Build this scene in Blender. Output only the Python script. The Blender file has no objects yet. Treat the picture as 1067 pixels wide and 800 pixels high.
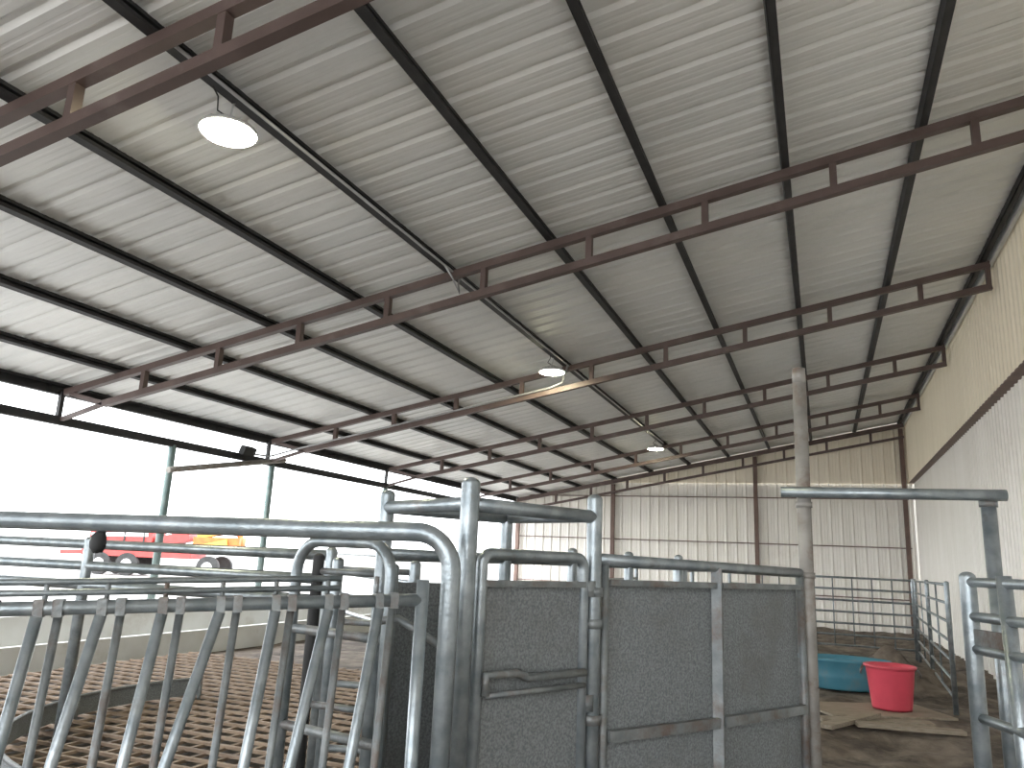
import bpy, math, random
from mathutils import Vector, Matrix, noise
random.seed(4)
scene=bpy.context.scene
CZ=1.55
# ---------------------------------------------------------------- materials
def mat(name,c1,c2=None,rough=.6,metal=0.0,scale=4.0,lo=.35,hi=.65,bump=0.0,bscale=60,stretch=(1,1,1),c3=None,c3lo=.55,c3hi=.75,c3scale=2.0,detail=6):
    m=bpy.data.materials.new(name); m.use_nodes=True
    nt=m.node_tree; N=nt.nodes; L=nt.links
    b=N['Principled BSDF']; b.inputs['Roughness'].default_value=rough; b.inputs['Metallic'].default_value=metal
    if c2 is None: c2=tuple(v*.8 for v in c1)
    tc=N.new('ShaderNodeTexCoord'); mp=N.new('ShaderNodeMapping'); mp.inputs['Scale'].default_value=stretch
    L.new(tc.outputs['Object'],mp.inputs['Vector'])
    n=N.new('ShaderNodeTexNoise'); n.inputs['Scale'].default_value=scale; n.inputs['Detail'].default_value=detail
    L.new(mp.outputs[0],n.inputs['Vector'])
    r=N.new('ShaderNodeValToRGB'); r.color_ramp.elements[0].position=lo; r.color_ramp.elements[1].position=hi
    r.color_ramp.elements[0].color=(*c1,1); r.color_ramp.elements[1].color=(*c2,1)
    L.new(n.outputs['Fac'],r.inputs['Fac'])
    out=r.outputs['Color']
    if c3 is not None:
        n2=N.new('ShaderNodeTexNoise'); n2.inputs['Scale'].default_value=c3scale; n2.inputs['Detail'].default_value=8; n2.inputs['Roughness'].default_value=.7
        L.new(tc.outputs['Object'],n2.inputs['Vector'])
        r2=N.new('ShaderNodeMapRange'); r2.inputs['From Min'].default_value=c3lo; r2.inputs['From Max'].default_value=c3hi
        L.new(n2.outputs['Fac'],r2.inputs['Value'])
        mx=N.new('ShaderNodeMix'); mx.data_type='RGBA'; L.new(r2.outputs[0],mx.inputs[0]); L.new(out,mx.inputs[6]); mx.inputs[7].default_value=(*c3,1)
        out=mx.outputs[2]
    L.new(out,b.inputs['Base Color'])
    if bump>0:
        nb=N.new('ShaderNodeTexNoise'); nb.inputs['Scale'].default_value=bscale; nb.inputs['Detail'].default_value=4
        L.new(tc.outputs['Object'],nb.inputs['Vector'])
        bp=N.new('ShaderNodeBump'); bp.inputs['Strength'].default_value=bump; bp.inputs['Distance'].default_value=.02
        L.new(nb.outputs['Fac'],bp.inputs['Height']); L.new(bp.outputs[0],b.inputs['Normal'])
    return m
def emis(name,c,s):
    m=bpy.data.materials.new(name); m.use_nodes=True
    b=m.node_tree.nodes['Principled BSDF']; b.inputs['Emission Color'].default_value=(*c,1); b.inputs['Emission Strength'].default_value=s
    b.inputs['Base Color'].default_value=(*c,1)
    return m
M_roof=mat('galvalume_roof',(.74,.75,.75),(.80,.80,.785),rough=.48,metal=.22,scale=.8,stretch=(.3,1.1,1),c3=(.66,.67,.66),c3lo=.5,c3hi=.8,c3scale=.7)
M_purlin=mat('purlin_dark_primer',(.015,.015,.017),(.026,.025,.027),rough=.6,scale=5)
M_truss=mat('red_oxide_steel',(.085,.056,.050),(.12,.082,.074),rough=.55,scale=3,c3=(.18,.14,.13),c3lo=.55,c3hi=.8)
M_tan=mat('tan_wall_metal',(.93,.85,.69),(.87,.79,.63),rough=.5,scale=1.2,stretch=(2,2,.3))
M_white=mat('offwhite_wall_metal',(.92,.89,.84),(.86,.83,.77),rough=.5,scale=1.0,stretch=(2,2,.4),c3=(.68,.63,.56),c3lo=.6,c3hi=.9,c3scale=.8)
M_cream=mat('cream_wall_metal',(.93,.86,.73),(.89,.81,.67),rough=.5,scale=1.0,stretch=(2,2,.4))
M_girt=mat('girt_brown',(.18,.115,.095),(.14,.09,.075),rough=.6,scale=4)
M_galv=mat('galvanized_pipe',(.20,.23,.245),(.32,.35,.365),rough=.34,metal=.6,scale=14,c3=(.16,.14,.12),c3lo=.58,c3hi=.78,c3scale=5,bump=.12,bscale=70)
M_galvD=mat('galvanized_pipe_dirty',(.14,.155,.16),(.22,.235,.235),rough=.5,metal=.35,scale=12,c3=(.13,.095,.075),c3lo=.48,c3hi=.66,c3scale=5,bump=.2,bscale=60)
M_rusty=mat('weathered_pipe',(.30,.285,.26),(.22,.205,.19),rough=.6,metal=.3,scale=10,c3=(.17,.11,.08),c3lo=.5,c3hi=.7,c3scale=6)
M_sheet=mat('mud_splattered_sheet',(.125,.137,.143),(.22,.235,.24),rough=.55,metal=.2,scale=110,lo=.38,hi=.62,c3=(.12,.118,.11),c3lo=.5,c3hi=.8,c3scale=2.5,bump=.3,bscale=90,detail=6)
M_post=mat('green_grey_post',(.13,.19,.19),(.2,.25,.24),rough=.5,metal=.3,scale=6)
M_dirt=mat('barn_dirt',(.12,.095,.075),(.24,.20,.165),rough=.95,scale=3.5,c3=(.065,.052,.043),c3lo=.46,c3hi=.62,c3scale=1.6,bump=1.0,bscale=9)
M_mat=mat('dark_slatted_floor',(.05,.042,.035),(.09,.072,.058),rough=.9,scale=4,bump=.5,bscale=15)
M_yard=mat('yard_dirt',(.34,.335,.32),(.40,.39,.37),rough=.95,scale=.6)
M_mesh=mat('rusty_wire',(.21,.15,.105),(.30,.225,.165),rough=.8,scale=9)
M_conc=mat('pale_concrete',(.66,.67,.66),(.58,.58,.56),rough=.9,scale=2,c3=(.42,.39,.35),c3lo=.55,c3hi=.8,c3scale=1.5)
M_wood=mat('old_plank',(.34,.29,.23),(.24,.20,.15),rough=.9,scale=6,stretch=(1,8,8))
M_bucket=mat('pink_plastic',(.72,.085,.13),(.62,.07,.105),rough=.4,scale=3,c3=(.50,.15,.14),c3lo=.6,c3hi=.8,c3scale=4)
M_blue=mat('blue_plastic',(.06,.22,.30),(.09,.27,.36),rough=.45,scale=3,c3=(.18,.22,.22),c3lo=.52,c3hi=.75,c3scale=3)
M_red=mat('faded_red_paint',(.40,.045,.04),(.33,.035,.03),rough=.5,scale=3)
M_orange=mat('orange_paint',(.55,.13,.02),(.45,.09,.015),rough=.5,scale=5)
M_yel=mat('yellow_paint',(.5,.30,.05),(.42,.24,.04),rough=.5,scale=5)
M_black=mat('black_rubber',(.02,.02,.02),(.035,.035,.035),rough=.8,scale=5)
M_alu=mat('fixture_grey',(.55,.56,.56),(.65,.65,.65),rough=.4,metal=.3,scale=5)
M_cond=mat('conduit',(.32,.32,.33),(.38,.38,.39),rough=.4,metal=.4,scale=5)
M_led=emis('led_lens',(1.0,.96,.66),90)
# ---------------------------------------------------------------- builder
class B:
    def __init__(s,name,loc=(0,0,0)):
        s.name=name; s.v=[]; s.f=[]; s.mi=[]; s.sm=[]; s.mats=[]; s.loc=Vector(loc)
    def m(s,mt):
        if mt not in s.mats: s.mats.append(mt)
        return s.mats.index(mt)
    def face(s,idx,mi,sm=False): s.f.append(idx); s.mi.append(mi); s.sm.append(sm)
    def tube(s,pts,r,mt,seg=14,caps=True,closed=False):
        mi=s.m(mt); P=[Vector(p) for p in pts]; n=len(P)
        T=[]
        for i in range(n):
            if closed: t=(P[(i+1)%n]-P[i-1])
            elif i==0: t=P[1]-P[0]
            elif i==n-1: t=P[-1]-P[-2]
            else: t=(P[i+1]-P[i]).normalized()+(P[i]-P[i-1]).normalized()
            T.append(t.normalized())
        a=Vector((0,0,1)) if abs(T[0].z)<.9 else Vector((1,0,0))
        nrm=T[0].cross(a).normalized(); base=len(s.v)
        rr=r if isinstance(r,(list,tuple)) else [r]*n
        for i in range(n):
            nrm=(nrm-T[i]*nrm.dot(T[i])).normalized(); bn=T[i].cross(nrm)
            for k in range(seg):
                an=2*math.pi*k/seg
                s.v.append(P[i]+(nrm*math.cos(an)+bn*math.sin(an))*rr[i])
        for i in range(n if closed else n-1):
            j=(i+1)%n
            for k in range(seg):
                k2=(k+1)%seg
                s.face((base+i*seg+k,base+i*seg+k2,base+j*seg+k2,base+j*seg+k),mi,True)
        if caps and not closed:
            s.face(tuple(base+k for k in range(seg))[::-1],mi); s.face(tuple(base+(n-1)*seg+k for k in range(seg)),mi)
        return s
    def capped(s,p1,p2,r,mt,seg=16):
        p1=Vector(p1);p2=Vector(p2);d=(p2-p1).normalized()
        pts=[p1,p2]; rs=[r,r]
        for a in (.35,.7,1.0,1.25,1.45):
            pts.append(p2+d*(r*.7*math.sin(a))); rs.append(max(r*math.cos(a),.001))
        return s.tube(pts,rs,mt,seg)
    def beam(s,a,b,w,h,mt,up=(0,0,1)):
        mi=s.m(mt); a=Vector(a);b=Vector(b);d=(b-a).normalized();u=Vector(up)
        x=d.cross(u).normalized(); u=x.cross(d).normalized(); base=len(s.v)
        for p in (a,b):
            for sx,sz in ((-1,-1),(1,-1),(1,1),(-1,1)): s.v.append(p+x*sx*w/2+u*sz*h/2)
        for q in ((0,3,2,1),(4,5,6,7),(0,1,5,4),(1,2,6,5),(2,3,7,6),(3,0,4,7)): s.face(tuple(base+i for i in q),mi)
        return s
    def channel(s,a,b,w,h,t,mt,up=(0,0,1)):
        a=Vector(a);b=Vector(b);d=(b-a).normalized();u=Vector(up);x=d.cross(u).normalized();u=x.cross(d).normalized()
        s.beam(a-x*(w/2-t/2),b-x*(w/2-t/2),t,h,mt,u)
        s.beam(a+u*(h/2-t/2),b+u*(h/2-t/2),w,t,mt,u); s.beam(a-u*(h/2-t/2),b-u*(h/2-t/2),w,t,mt,u)
        s.beam(a+x*(w/2-t/2)+u*(h/2-.02),b+x*(w/2-t/2)+u*(h/2-.02),t,.03,mt,u); s.beam(a+x*(w/2-t/2)-u*(h/2-.02),b+x*(w/2-t/2)-u*(h/2-.02),t,.03,mt,u)
        return s
    def quad(s,pts,mt):
        base=len(s.v); s.v+= [Vector(p) for p in pts]; s.face(tuple(range(base,base+len(pts))),s.m(mt)); return s
    def lathe(s,prof,c,mt,seg=40,sx=1,sy=1,smooth=True):
        mi=s.m(mt); base=len(s.v); c=Vector(c)
        for r,z in prof:
            for k in range(seg):
                a=2*math.pi*k/seg; s.v.append(c+Vector((r*sx*math.cos(a),r*sy*math.sin(a),z)))
        for i in range(len(prof)-1):
            for k in range(seg):
                k2=(k+1)%seg; s.face((base+i*seg+k,base+i*seg+k2,base+(i+1)*seg+k2,base+(i+1)*seg+k),mi,smooth)
        return s
    def ball(s,c,r,mt,seg=12,jit=0):
        mi=s.m(mt); base=len(s.v); c=Vector(c); rx,ry,rz=r if isinstance(r,tuple) else (r,r,r)
        R=seg//2
        for i in range(R+1):
            th=math.pi*i/R
            for k in range(seg):
                a=2*math.pi*k/seg; q=Vector((math.sin(th)*math.cos(a),math.sin(th)*math.sin(a),math.cos(th)))
                f=1+jit*noise.noise(q*2.3+c)
                s.v.append(c+Vector((q.x*rx*f,q.y*ry*f,q.z*rz*f)))
        for i in range(R):
            for k in range(seg):
                k2=(k+1)%seg; s.face((base+i*seg+k,base+(i+1)*seg+k,base+(i+1)*seg+k2,base+i*seg+k2),mi,True)
        return s
    def build(s):
        me=bpy.data.meshes.new(s.name)
        me.from_pydata([tuple(Vector(v)-s.loc) for v in s.v],[],s.f)
        for mt in s.mats: me.materials.append(mt)
        me.polygons.foreach_set('material_index',s.mi); me.polygons.foreach_set('use_smooth',s.sm); me.update()
        o=bpy.data.objects.new(s.name,me); o.location=s.loc; scene.collection.objects.link(o); return o
def V(*a): return Vector(a)
# ---------------------------------------------------------------- roof
S=.195
def zr(x): return CZ+3.93+S*x     # underside of purlins
XL,XR=-9.95,2.5
YF,YB=-6.0,25.3
def rib_profile(y0,y1,pitch,h,tw,bw,minor=.006):
    pts=[]; y=y0
    while y<y1:
        pts+= [(y,0),(y+pitch*.5-bw/2,0),(y+pitch*.5-tw/2,h),(y+pitch*.5+tw/2,h),(y+pitch*.5+bw/2,0)]
        q=y+pitch*.5+bw/2; gap=pitch-bw
        for k in (1/3,2/3):
            c=q+gap*k
            pts+=[(c-.018,0),(c-.008,minor),(c+.008,minor),(c+.018,0)]
        y+=pitch
    pts=[p for p in sorted(set(pts)) if p[0]<=y1]
    return pts
def corrugated(b,prof,fn,mt,n=1):
    mi=b.m(mt); base=len(b.v)
    for (u,h) in prof:
        for k in range(n+1): b.v.append(fn(u,h,k/n))
    for i in range(len(prof)-1):
        for k in range(n):
            a=base+i*(n+1)+k; b.face((a,a+1,a+n+2,a+n+1),mi)
r=B('ceiling')
prof=rib_profile(YF,YB+.2,.305,.030,.035,.10,.003)
corrugated(r,prof,lambda u,h,t:V(XL-.25+t*(XR+.15-XL+.25),u,zr(XL-.25+t*(XR+.15-XL+.25))+.10+h+.003*math.sin(u*1.9+t*9)),M_roof,8)
r.build()
PX=[1.04-1.228*k for k in range(10)]
b=B('roof_purlins')
for x in PX:
    if x<-9.9: continue
    b.channel((x,YF,zr(x)+.05),(x,YB,zr(x)+.05),.07,.10,.012,M_purlin,up=(-S,0,1))
b.channel((-9.85,YF,zr(-9.85)+.03),(-9.85,YB,zr(-9.85)+.03),.09,.16,.012,M_purlin)
b.channel((2.27,YF,zr(2.27)+.05),(2.27,YB,zr(2.27)+.05),.07,.10,.012,M_purlin)
b.build()
TY=[-1.3,3.15,7.45,11.9,16.3,20.7]
for ty in TY:
    b=B('ladder_truss',(0,ty,0))
    x0,x1=-9.72,2.36
    off1,off2=-.045,-.375
    b.beam((x0,ty,zr(x0)+off1),(x1,ty,zr(x1)+off1),.085,.085,M_truss,up=(-S,0,1))
    b.beam((x0+.75,ty,zr(x0+.75)+off2),(x1,ty,zr(x1)+off2),.085,.085,M_truss,up=(-S,0,1))
    x=1.47
    while x>x0+.9:
        xx=x+(.12 if ty<4 else 0)
        b.beam((xx,ty,zr(xx)+off2+.04),(xx,ty,zr(xx)+off1-.04),.075,.065,M_truss,up=(1,0,0)); x-=1.222
    b.beam((x0+.78,ty,zr(x0+.75)+off2),(x0+.1,ty,zr(x0)+off1-.02),.06,.06,M_truss)
    b.beam((x0+.75,ty,zr(x0+.75)+off2),(x0,ty,zr(x0)-.42),.06,.05,M_truss)
    b.beam((x1-.03,ty,zr(x1)+off2),(x1-.03,ty,zr(x1)+off1),.08,.06,M_truss,up=(1,0,0))
    b.build()
b=B('end_rafter',(0,24.9,0)); b.beam((-9.7,24.9,zr(-9.7)-.05),(2.36,24.9,zr(2.36)-.05),.1,.12,M_truss)
b.beam((-9.7,24.9,zr(-9.7)-.40),(2.36,24.9,zr(2.36)-.40),.08,.07,M_truss)
x=1.47
while x>-9.5: b.beam((x,24.9,zr(x)-.38),(x,24.9,zr(x)-.08),.07,.07,M_truss,up=(1,0,0)); x-=1.222
b.build()
# ---------------------------------------------------------------- walls
b=B('wall_back')
p=rib_profile(-9.95,2.6,.305,.03,.03,.075,.006)
corrugated(b,p,lambda u,h,t:V(u,YB-h+.03,-.1+t*(min(4.25,zr(u)+.1)+.1)),M_white,1)
corrugated(b,p,lambda u,h,t:V(u,YB-h+.0,4.2+t*(max(zr(u),4.1)+.1-4.2)) if zr(u)>4.15 else V(u,YB-h,4.1),M_cream,1)
b.build()
b=B('wall_back_framing',(0,25.15,0))
for x in (-9.75,-6.4,-1.86,2.3): b.beam((x,25.17,0),(x,25.17,zr(x)-.1),.12,.12,M_girt,up=(0,1,0))
for z in (.9,2.35,3.75): b.beam((-9.8,25.24,z),(2.4,25.24,z),.05,.03,M_girt)
b.build()
b=B('wall_right')
p=rib_profile(YF,YB,.229,.026,.03,.07,.004)
corrugated(b,p,lambda u,h,t:V(2.60-h,u,-.1+t*4.5),M_white,1)
corrugated(b,p,lambda u,h,t:V(2.45-h,u,4.24+t*(zr(2.45)+.08-4.24)),M_tan,1)
b.build()
b=B('trim_1'); b.beam((2.52,YF,4.24),(2.52,YB,4.24),.16,.03,M_girt); b.build()
b=B('trim_2'); b.beam((2.38,YF,zr(2.38)+.02),(2.38,YB,zr(2.38)+.02),.05,.14,M_alu); b.build()
# ---------------------------------------------------------------- ground
def gz(x,y):
    a=noise.noise(V(x*.7,y*.7,1))*.06+noise.noise(V(x*2.3,y*2.3,4))*.055+noise.noise(V(x*5,y*5,9))*.035
    m=math.exp(-((x-.7)**2/1.3+(y-13.6)**2/.9))*.34
    w=min(1,max(0,(y-4.2)/1.5)) if x>-.6 else .25
    return a*w+m*(1+1.2*noise.noise(V(x*3,y*3,0)))-.03
b=B('floor'); mi=b.m(M_dirt)
x0,x1,y0,y1=-10.5,2.7,-6,25.5; nx,ny=150,360
for i in range(nx+1):
    for j in range(ny+1):
        x=x0+(x1-x0)*i/nx; y=y0+(y1-y0)*j/ny; b.v.append(V(x,y,gz(x,y)))
for i in range(nx):
    for j in range(ny):
        a=i*(ny+1)+j; b.face((a,a+ny+1,a+ny+2,a+1),mi,True)
b.build()
b=B('ground'); b.quad([(-400,-300,-.12),(200,-300,-.12),(200,400,-.12),(-400,400,-.12)],M_yard); b.build()
# ---------------------------------------------------------------- open left side
b=B('eave_frame',(-9.8,0,0))
b.beam((-9.8,YF,CZ+1.60),(-9.8,YB-.2,CZ+1.60),.09,.12,M_purlin)
for y in (-2,4.6,9.55,12.05,16.3,20.7): b.capped((-9.8,y,-.1),(-9.8,y,CZ+1.55),.06,M_post)
for y in (7.45,11.9,16.3,20.7): b.beam((-9.8,y,CZ+1.6),(-9.8,y,zr(-9.8)),.06,.06,M_purlin,up=(1,0,0))
b.tube([(-9.72,9.45,CZ+1.155),(-9.72,12.3,CZ+1.69)],.05,M_rusty)
b.build()
b=B('feed_bunk',(-9.2,8,0))
b.beam((-9.35,-4,.28),(-9.35,24.5,.28),.12,.62,M_conc); b.beam((-8.75,-4,.14),(-8.75,24.5,.14),.10,.34,M_conc); b.beam((-9.05,-4,.03),(-9.05,24.5,.03),.6,.1,M_conc)
b.build()
b=B('floodlight',(-9.7,10.9,3.2))
b.beam((-9.6,10.95,3.25),(-9.6,11.25,3.25),.12,.15,M_black,up=(.4,0,1)); b.beam((-9.75,11.1,3.20),(-9.62,11.1,3.24),.05,.04,M_black)
b.build()
b=B('utility_pole',(-14,8,0)); b.tube([(-14.6,7.6,-.15),(-14.2,7.8,4.3)],.07,M_rusty); b.tube([(-14.5,7.6,4.1),(-13.9,8.0,4.15)],.05,M_rusty); b.build()
# distant farm machine outside
MC=V(-32,31.4,0); MU=V(.9295,.366,0); MW=V(-.366,.9295,0)
b=B('farm_implement',MC)
def mp_(a,c,z): return MC+MU*a+MW*c+V(0,0,z)
b.beam(mp_(-3.6,0,1.0),mp_(2.0,0,1.0),2.0,.35,M_red); b.beam(mp_(-3.4,0,1.75),mp_(-.2,0,1.9),1.6,.85,M_red)
b.beam(mp_(-.1,0,1.6),mp_(1.6,0,2.0),1.2,.5,M_red); b.beam(mp_(-5.2,0,.9),mp_(-3.5,0,1.0),.2,.2,M_red)
b.beam(mp_(-3.3,-.83,1.85),mp_(-.4,-.83,1.95),.03,.2,M_alu); 
for a in (-2.6,-1.6,-.6): b.beam(mp_(a,-.83,1.35),mp_(a,-.83,2.2),.05,.08,M_black,up=(1,0,0))
b.tube([mp_(1.4,0,1.2),mp_(2.6,0,2.4),mp_(4.0,0,2.2),mp_(4.3,0,1.1)],.18,M_orange,8)
b.beam(mp_(1.8,0,1.6),mp_(4.2,0,1.65),1.0,.7,M_orange); b.beam(mp_(1.9,0,2.0),mp_(3.2,0,2.25),.6,.25,M_yel)
b.beam(mp_(2.2,-.6,1.4),mp_(3.6,-.6,1.75),.1,.3,M_yel); b.beam(mp_(2.6,-.55,1.2),mp_(3.1,-.55,1.2),.2,.25,M_black)
for a in (-2.6,-1.2,2.9):
    b.tube([mp_(a,-1.1,.45),mp_(a,-.8,.45)],.56,M_black,24); b.tube([mp_(a,-1.13,.45),mp_(a,-1.0,.45)],.27,M_alu,18)
    b.tube([mp_(a,.8,.45),mp_(a,1.1,.45)],.56,M_black,24)
b.build()
# ---------------------------------------------------------------- lights
for (x,y) in ((-3.9,3.9),(-3.9,11.3),(-3.9,19.7)):
    z=CZ+2.95
    b=B('high_bay_light',(x,y,z))
    b.lathe([(.001,.10),(.05,.10),(.055,.075),(.09,.07),(.12,.03),(.195,.02),(.208,.005),(.208,-.012),(.200,-.016),(.198,-.012)],(x,y,z),M_alu,36)
    b.lathe([(.198,-.012),(.19,-.026),(.12,-.034),(.001,-.038)],(x,y,z),M_led,36)
    for k in range(18):
        a=2*math.pi*k/18; b.beam((x+.05*math.cos(a),y+.05*math.sin(a),z+.05),(x+.16*math.cos(a),y+.16*math.sin(a),z+.03),.006,.05,M_alu)
    b.tube([(x,y,z+.10),(x,y,z+.13),(x+.02,y,zr(x)+.02)],.008,M_alu,8)
    b.tube([(x,y,z+.10),(x-.05,y-.08,z+.13),(x+.02,y-.16,z+.18),(x+.05,y-.25,zr(x)-.02)],.006,M_black,6)
    b.build()
b=B('electrical_conduit')
x=-3.80; b.tube([(x,3.2,zr(x)-.015),(x,20.2,zr(x)-.015)],.013,M_cond,8)
b.tube([(x+.0,7.2,zr(x)-.015),(x+.05,7.3,zr(x)-.12),(x+.12,7.38,zr(x)-.30),(x+.1,7.38,zr(x)-.2),(x,7.6,zr(x)-.03)],.01,M_cond,8)
yy=11.83; b.tube([(x,11.8,zr(x)-.02),(x-.1,yy,zr(x)-.30),(x-.3,yy,zr(x-.3)-.32),(-9.0,yy,zr(-9.0)-.32),(-9.7,yy,CZ+1.7),(-9.72,11.3,CZ+1.68)],.018,M_cond,8)
b.build()
# ---------------------------------------------------------------- chute (sheeted alley), line A
def lerp(a,b_,t): return Vector(a)*(1-t)+Vector(b_)*t
P2=V(-1.13,2.45,0);P1=V(-.85,3.05,0);PM=V(-.45,3.68,0);P0=V(-.08,4.35,0)
Z1=V(0,0,1)
b=B('sheeted_alley_panel',P1)
H=1.76
b.capped(P1,P1+Z1*(H+.04),.031,M_galv); b.capped(P2,P2+Z1*(H+.04),.033,M_galv)
b.tube([P2+Z1*(H-.03),P1+Z1*(H-.03)],.026,M_galv)
for z in (1.42,1.30,.95): b.tube([P1+Z1*z,P1+Z1*(z+.035)],.040,M_galvD)
def in_(a,c,d): 
    u=(c-a).normalized(); return a+u*d
a=in_(P1,PM,.06); c=in_(P0,PM,.07)
b.tube([P1+Z1*1.565,PM+Z1*1.555,c+Z1*1.545],.024,M_galv)
b.tube([a+Z1*.2,a+Z1*1.56],.018,M_galvD); b.tube([c+Z1*.2,c+Z1*1.54],.020,M_galvD)
b.beam(PM+Z1*.15,PM+Z1*1.55,.045,.045,M_galvD,up=(1,0,0))
for (q1,q2) in ((a,PM),(PM,c)):
    n=(q2-q1).normalized().cross(Z1); q1b=in_(q1,q2,.02); q2b=in_(q2,q1,.02)
    b.quad([q1b-n*.012+Z1*.18,q2b-n*.012+Z1*.18,q2b-n*.012+Z1*1.47,q1b-n*.012+Z1*1.47],M_sheet)
    b.quad([q1b-n*.018+Z1*.18,q1b-n*.018+Z1*1.47,q2b-n*.018+Z1*1.47,q2b-n*.018+Z1*.18],M_sheet)
    b.beam(q1b+n*.01+Z1*1.475,q2b+n*.01+Z1*1.475,.02,.025,M_galvD)
    for z in (.90,.35): b.beam(q1b+n*.012+Z1*z,q2b+n*.012+Z1*z,.03,.04,M_galvD)
b.build()
def bow(b,a,c,ztop,zbot,rc,r,mt):
    u=(c-a).normalized(); pts=[a+Z1*zbot]
    for k in range(7):
        t=math.pi/2*k/6; pts.append(a+u*(rc-rc*math.cos(t))+Z1*(ztop-rc+rc*math.sin(t)))
    for k in range(7):
        t=math.pi/2*k/6; pts.append(c-u*(rc-rc*math.sin(t))+Z1*(ztop-rc+rc*math.cos(t)))
    pts.append(c+Z1*zbot); b.tube(pts,r,mt)
b=B('sheeted_gate',P2)
a=in_(P2,P1,.07); c=in_(P1,P2,.06); n=(c-a).normalized().cross(Z1)
bow(b,a,c,1.565,.2,.04,.021,M_galv)
b.tube([a+Z1*.2,c+Z1*.2],.021,M_galvD)
b.quad([a+Z1*.2,c+Z1*.2,c+Z1*1.46,a+Z1*1.46],M_sheet)
b.beam(a+n*.01+Z1*1.465,c+n*.01+Z1*1.465,.02,.022,M_galvD)
m1=lerp(a,c,.03); m2=lerp(a,c,.97)
b.tube([m1+n*.03+Z1*1.10,m1+n*.03+Z1*1.165,lerp(a,c,.3)+n*.03+Z1*1.165,lerp(a,c,.4)+n*.03+Z1*1.145,m2+n*.03+Z1*1.145],.015,M_galvD)
b.tube([m1+n*.03+Z1*1.10,m2+n*.03+Z1*1.10],.01,M_galvD)
b.tube([m1+n*.03+Z1*.6,m2+n*.03+Z1*.6],.015,M_galvD)
for z in (.4,1.0,1.42): b.tube([c+(P1-c)*.5+Z1*z,c+(P1-c)*.5+Z1*(z+.06)],.03,M_galvD)
b.build()
Q2=V(-1.62,2.72,0);Q1=V(-1.34,3.32,0);Q0=V(-.78,4.62,0)
b=B('alley_panel',Q1)
b.capped(Q2,Q2+Z1*(H+.02),.03,M_galv); b.capped(Q1,Q1+Z1*(H+.02),.028,M_galv)
b.tube([Q2+Z1*(H-.03),Q1+Z1*(H-.03)],.024,M_galv); b.tube([Q2+Z1*(H-.03),P2+Z1*(H-.03)],.026,M_galv)
b.tube([Q1+Z1*(H-.03),P1+Z1*(H-.03)],.022,M_galv)
b.tube([Q2+Z1*1.55,Q1+Z1*1.55,Q0+Z1*1.55],.022,M_galv)
for t in (.33,.66,1): 
    q=lerp(Q1,Q0,t); b.capped(q,q+Z1*1.60,.025,M_galv)
b.quad([Q2+Z1*.2,Q1+Z1*.2,Q1+Z1*1.44,Q2+Z1*1.44],M_sheet); b.quad([Q1+Z1*.2,Q0+Z1*.2,Q0+Z1*1.44,Q1+Z1*1.44],M_sheet)
b.build()
b=B('pipe_pen_fence',(-1.5,9,0))
F=[V(-.78,4.75,0),V(-1.2,7,0),V(-1.6,9.5,0),V(-1.9,12.5,0),V(-2.05,17,0)]
for z in (1.5,1.22,.95,.68,.4): b.tube([f+Z1*z for f in F],.022,M_galv,10)
for f in F: b.capped(f,f+Z1*1.56,.03,M_galv)
b.build()
b=B('alley_entry_frame',P0)
b.tube([P0,P0+Z1*2.55],.036,M_rusty,18); b.tube([P0+Z1*2.55,P0+Z1*2.63],[.036,.034],M_rusty,18)
for z in (1.88,1.52): b.tube([P0+Z1*z,P0+Z1*(z+.03)],.042,M_rusty)
b.tube([(-.19,4.29,1.955),(.84,4.36,1.955)],.028,M_galv)
b.tube([(.765,4.39,0),(.765,4.39,1.96)],.034,M_galv,18); b.tube([(.765,4.39,1.90),(.765,4.39,1.93)],.041,M_galvD,18)
b.build()
b=B('pipe_gate',(.8,3.2,0))
G0=V(.57,3.86,0);G1=V(.66,3.62,0);G2=V(1.25,2.1,0)
b.capped(G0,G0+Z1*1.56,.033,M_galv); b.tube([G1+V(.03,0,0),G1+V(.0,0,1.57)],.028,M_galv)
for z in (1.54,1.40,1.27,1.0,.74,.48,.24): b.tube([G0+Z1*z,G1+Z1*z,G2+Z1*z],.020,M_galv)
b.capped(G2,G2+Z1*1.56,.03,M_galv)
for z in (1.30,.62): b.beam(lerp(G0,G1,.1)+Z1*z,lerp(G0,G1,.9)+Z1*(z+.0),.02,.10,M_galvD)
b.build()
def corral(name,pts,h,rails,nv,r=.018,rp=.03):
    b=B(name,pts[0])
    for z in rails: b.tube([p+Z1*z for p in pts],r,M_galv,8)
    for i in range(len(pts)-1):
        for k in range(nv):
            q=lerp(pts[i],pts[i+1],(k+1)/(nv+1)); b.tube([q+Z1*.2,q+Z1*(h-.02)],.012,M_galv,8)
    for p_ in pts: b.capped(p_,p_+Z1*h,rp,M_galv)
    b.build()
R6=(1.48,1.26,1.04,.82,.60,.38,.18)
corral('corral_panel',[V(1.38,10.9,0),V(1.5,14,0),V(1.62,17,0)],1.5,R6,1)
corral('corral_panel',[V(-1.85,17.3,0),V(-.2,17.3,0),V(1.6,17.3,0)],1.5,R6,4,.02)
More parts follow.
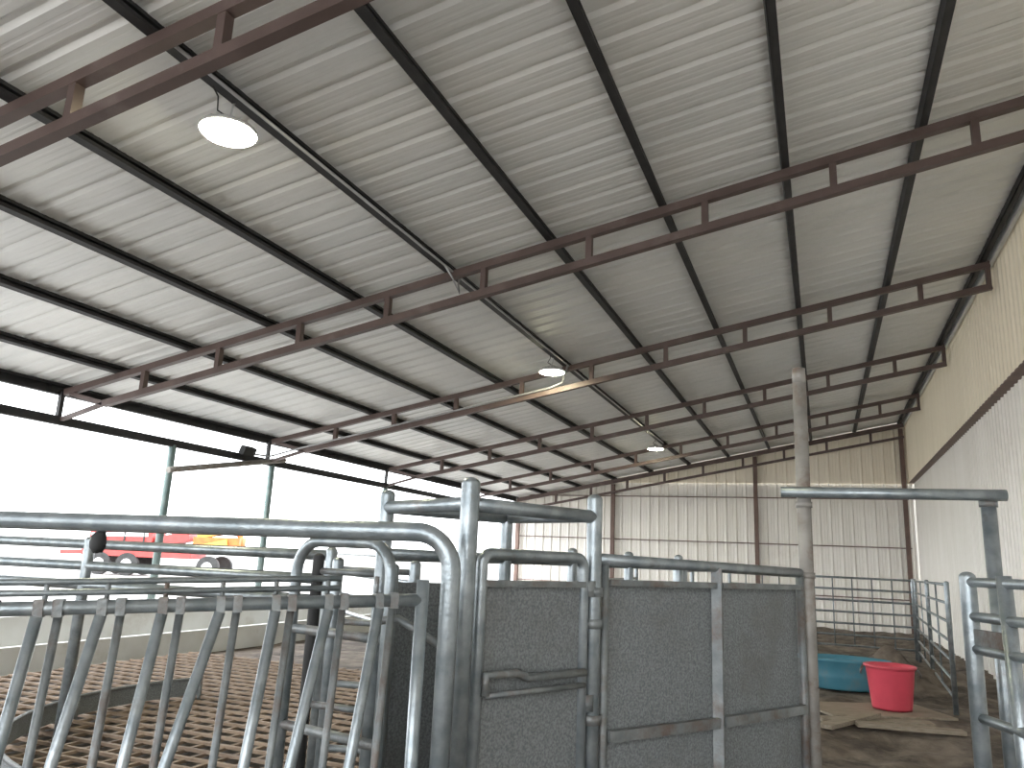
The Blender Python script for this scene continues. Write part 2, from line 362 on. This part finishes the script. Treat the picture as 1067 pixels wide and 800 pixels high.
# ---------------------------------------------------------------- left pens
corral('pen_fence',[V(-3.15,4.6,0),V(-5.2,4.4,0),V(-7.2,4.2,0),V(-8.5,4.1,0)],1.55,(1.52,1.36,1.22),0,.036,.04)
corral('pen_fence',[V(-3.5,7.6,0),V(-5.6,9.6,0),V(-8.3,12,0)],1.55,(1.52,1.2,.9,.6),0,.03,.045)
corral('pen_fence',[V(-2.9,4.9,0),V(-3.2,8,0),V(-3.6,12,0),V(-4,18,0)],1.55,(1.52,1.25,1.0,.7,.4),0,.025,.04)
def gate(name,A,Bp,ztA,ztB,r,rc=.12,inner=()):
    b=B(name,A); u=(Bp-A).normalized()
    pts=[A+Z1*.25]
    for k in range(9):
        t=math.pi/2*k/8; pts.append(A+u*(rc-rc*math.cos(t))+Z1*(ztA-rc+rc*math.sin(t)))
    pts.append(Bp+Z1*ztB); b.tube(pts,r,M_galv,18)
    b.tube([A+Z1*.25,Bp+Z1*.25],r,M_galvD); b.tube([Bp+Z1*.2,Bp+Z1*ztB],r,M_galv)
    for z in inner: b.tube([A+Z1*z,Bp+Z1*z],r*.8,M_galvD)
    return b
A=V(-1.10,2.27,0);E=V(-3.0,1.9,0)
b=gate('bow_gate',A,E,1.622,1.606,.031,.12,())
q=lerp(A,E,.66)
b.ball(q+V(0,-.0,1.545),(.028,.028,.038),M_black,12,.3); b.tube([q+Z1*1.565,q+Z1*1.62],.008,M_black,8)
b.tube([A+Z1*1.28+V(-.03,0,0),A+V(-.16,-.03,1.35),A+V(-.22,-.04,1.34)],.013,M_galvD,8)
b.build()
A2=V(-1.95,2.62,0);E2=V(-1.45,2.5,0)
b=B('bow_gate',A2); bow(b,A2,E2,1.585,.2,.12,.022,M_galv)
for z in (.55,.9,1.25): b.tube([A2+Z1*z,E2+Z1*z],.018,M_galvD)
b.build()
b=B('gate_post_cluster',(-2,3,0))
for x,y,h,rr,mt in ((-1.78,3.0,1.5,.025,M_galv),(-2.12,3.0,1.52,.026,M_black),(-1.50,2.60,1.5,.022,M_galv),(-2.35,3.5,1.5,.03,M_galv),(-1.95,3.6,1.5,.03,M_galv)):
    b.capped((x,y,0),(x,y,h),rr,mt)
for z in (1.46,1.2,.9,.6,.3): b.tube([(-2.12,3.0,z),(-1.78,3.0,z)],.015,M_galvD); b.tube([(-2.35,3.5,z),(-1.95,3.6,z)],.016,M_galvD)
b.build()
# headlock stanchion panel
HA=V(-1.16,2.20,1.415);HB=V(-2.0,1.45,1.364)
d=(HB-HA); HC=HA+d*1.9
b=B('headlock_panel',(HA.x,HA.y,0))
b.tube([HA,HC],.019,M_galv)
u=d.normalized(); nrm=V(u.y,-u.x,0).normalized()
if nrm.y<0: nrm=-nrm
top1=[HA+d*.22+Z1*.066+nrm*.05,HC+Z1*.066+nrm*.05]; top2=[HA+d*.22+Z1*.037+nrm*.05,HC+Z1*.037+nrm*.05]
b.tube(top1,.009,M_galv,8); b.tube(top2,.009,M_galv,8)
b.tube([HA-Z1*1.1,HC-Z1*1.1],.0175,M_galvD)
b.tube([HA+V(.0,0,.06),HA-Z1*1.2],.02,M_galv)
L=(HC-HA).length; k=0; s=.09
while s<L-.05:
    t=HA+u*s
    b.tube([t-Z1*.01+nrm*.015,t-Z1*1.1+nrm*.015+u*.04],.0115,M_galvD,10)
    sl=(.12,.16,.10,.24,.12,.17,.11)[k%7]
    t2=t+u*.045
    b.tube([t2-Z1*.02-nrm*.015,t2+u*sl-Z1*1.05-nrm*.015],.0155,M_galv,12)
    for q in (t,t2):
        b.beam(q-u*.012,q+u*.012,.045,.045,M_galvD)
    b.tube([t2+Z1*.0+nrm*.05,t2+Z1*.07+nrm*.05],.007,M_galvD,8)
    s+=.150; k+=1
b.build()
b=B('wire_mesh_flooring',(-4,5,0))
b.beam((-8.3,5.8,.05),(-1.9,5.8,.05),6.5,.02,M_mat)
x=-8.2
while x<-2.0:
    b.beam((x,2.6,.08),(x,9.0,.08),.03,.022,M_mesh); x+=.2
y=2.6
while y<9.0:
    b.beam((-8.2,y,.095),(-2.0,y,.095),.03,.022,M_mesh); y+=.2
b.build()
b=B('crowding_tub',(-3.9,4,0))
c=V(-3.6,5.6,0); R=2.3; pts=[]
for k in range(33):
    a=math.radians(160+ k*4.2); pts.append(c+V(R*math.cos(a),R*math.sin(a),0))
for i in range(32):
    b.quad([pts[i]+Z1*.12,pts[i+1]+Z1*.12,pts[i+1]+Z1*.27,pts[i]+Z1*.27],M_sheet)
b.tube([p_+Z1*.27 for p_ in pts],.014,M_sheet,8)
for i in (0,8,16,24,32): b.tube([pts[i],pts[i]+Z1*.29],.02,M_galvD,8)
b.build()
# ---------------------------------------------------------------- bucket, tank, planks
b=B('plywood_board',(.6,10.4,0)); b.beam((-.15,10.15,.02),(1.15,10.75,.03),.85,.025,M_wood); b.build()
bz=.045
b=B('muck_bucket',(.68,10.55,bz))
b.lathe([(.001,.015),(.20,.015),(.21,.0),(.215,.03),(.262,.44),(.268,.455),(.285,.46),(.288,.485),(.27,.49),(.255,.46),(.20,.05),(.001,.045)],(.68,10.55,bz),M_bucket,48)
for sx in (-1,1):
    q=V(.68+sx*.285,10.55,bz+.46); b.tube([q+V(0,-.09,.0),q+V(sx*.03,-.07,-.05),q+V(sx*.035,0,-.09),q+V(sx*.03,.07,-.05),q+V(0,.09,.0)],.009,M_galvD,8)
b.build()
b=B('stock_tank',(.22,12.2,0))
b.lathe([(.001,.05),(.5,.05),(.52,.08),(.56,.2),(.565,.21),(.565,.24),(.58,.4),(.61,.41),(.615,.445),(.58,.45),(.55,.4),(.50,.12),(.001,.11)],(.20,12.2,-.03),M_blue,48,1,.62)
b.build()
b=B('wooden_planks',(.4,9.6,0))
for (p_,q,w) in (((-.1,9.45,.03),(1.0,9.72,.05),.18),((-.05,8.9,.05),(.45,9.75,.09),.15),((.25,9.2,.06),(1.25,9.42,.05),.14)):
    b.beam(p_,q,w,.04,M_wood)
b.build()
# ---------------------------------------------------------------- light & world
w=bpy.data.worlds.new('World'); scene.world=w; w.use_nodes=True
nt=w.node_tree; bg=nt.nodes['Background']; bg.inputs['Color'].default_value=(.93,.965,1,1); bg.inputs['Strength'].default_value=3.4
sl=bpy.data.lights.new('sun','SUN'); sl.energy=1.5; sl.angle=.3; sl.color=(1,.96,.9)
so=bpy.data.objects.new('sun',sl); so.rotation_euler=(math.radians(35),math.radians(-28),0); scene.collection.objects.link(so)
scene.view_settings.view_transform='Standard'; scene.view_settings.exposure=1.05
# ---------------------------------------------------------------- camera
f=801.0
cam=bpy.data.cameras.new('camera'); cam.sensor_fit='HORIZONTAL'; cam.sensor_width=36; cam.lens=36*f/1067; cam.clip_start=.05; cam.clip_end=2000
co=bpy.data.objects.new('camera',cam); scene.collection.objects.link(co); scene.camera=co
dY=Vector((324.5,-197,-801)).normalized(); uZ=Vector((30919,687259,-156501)).normalized(); uZ=(uZ-dY*uZ.dot(dY)).normalized(); rX=dY.cross(uZ)
R=Matrix((rX,dY,uZ))
M=R.to_4x4(); M.translation=Vector((0,0,CZ)); co.matrix_world=M
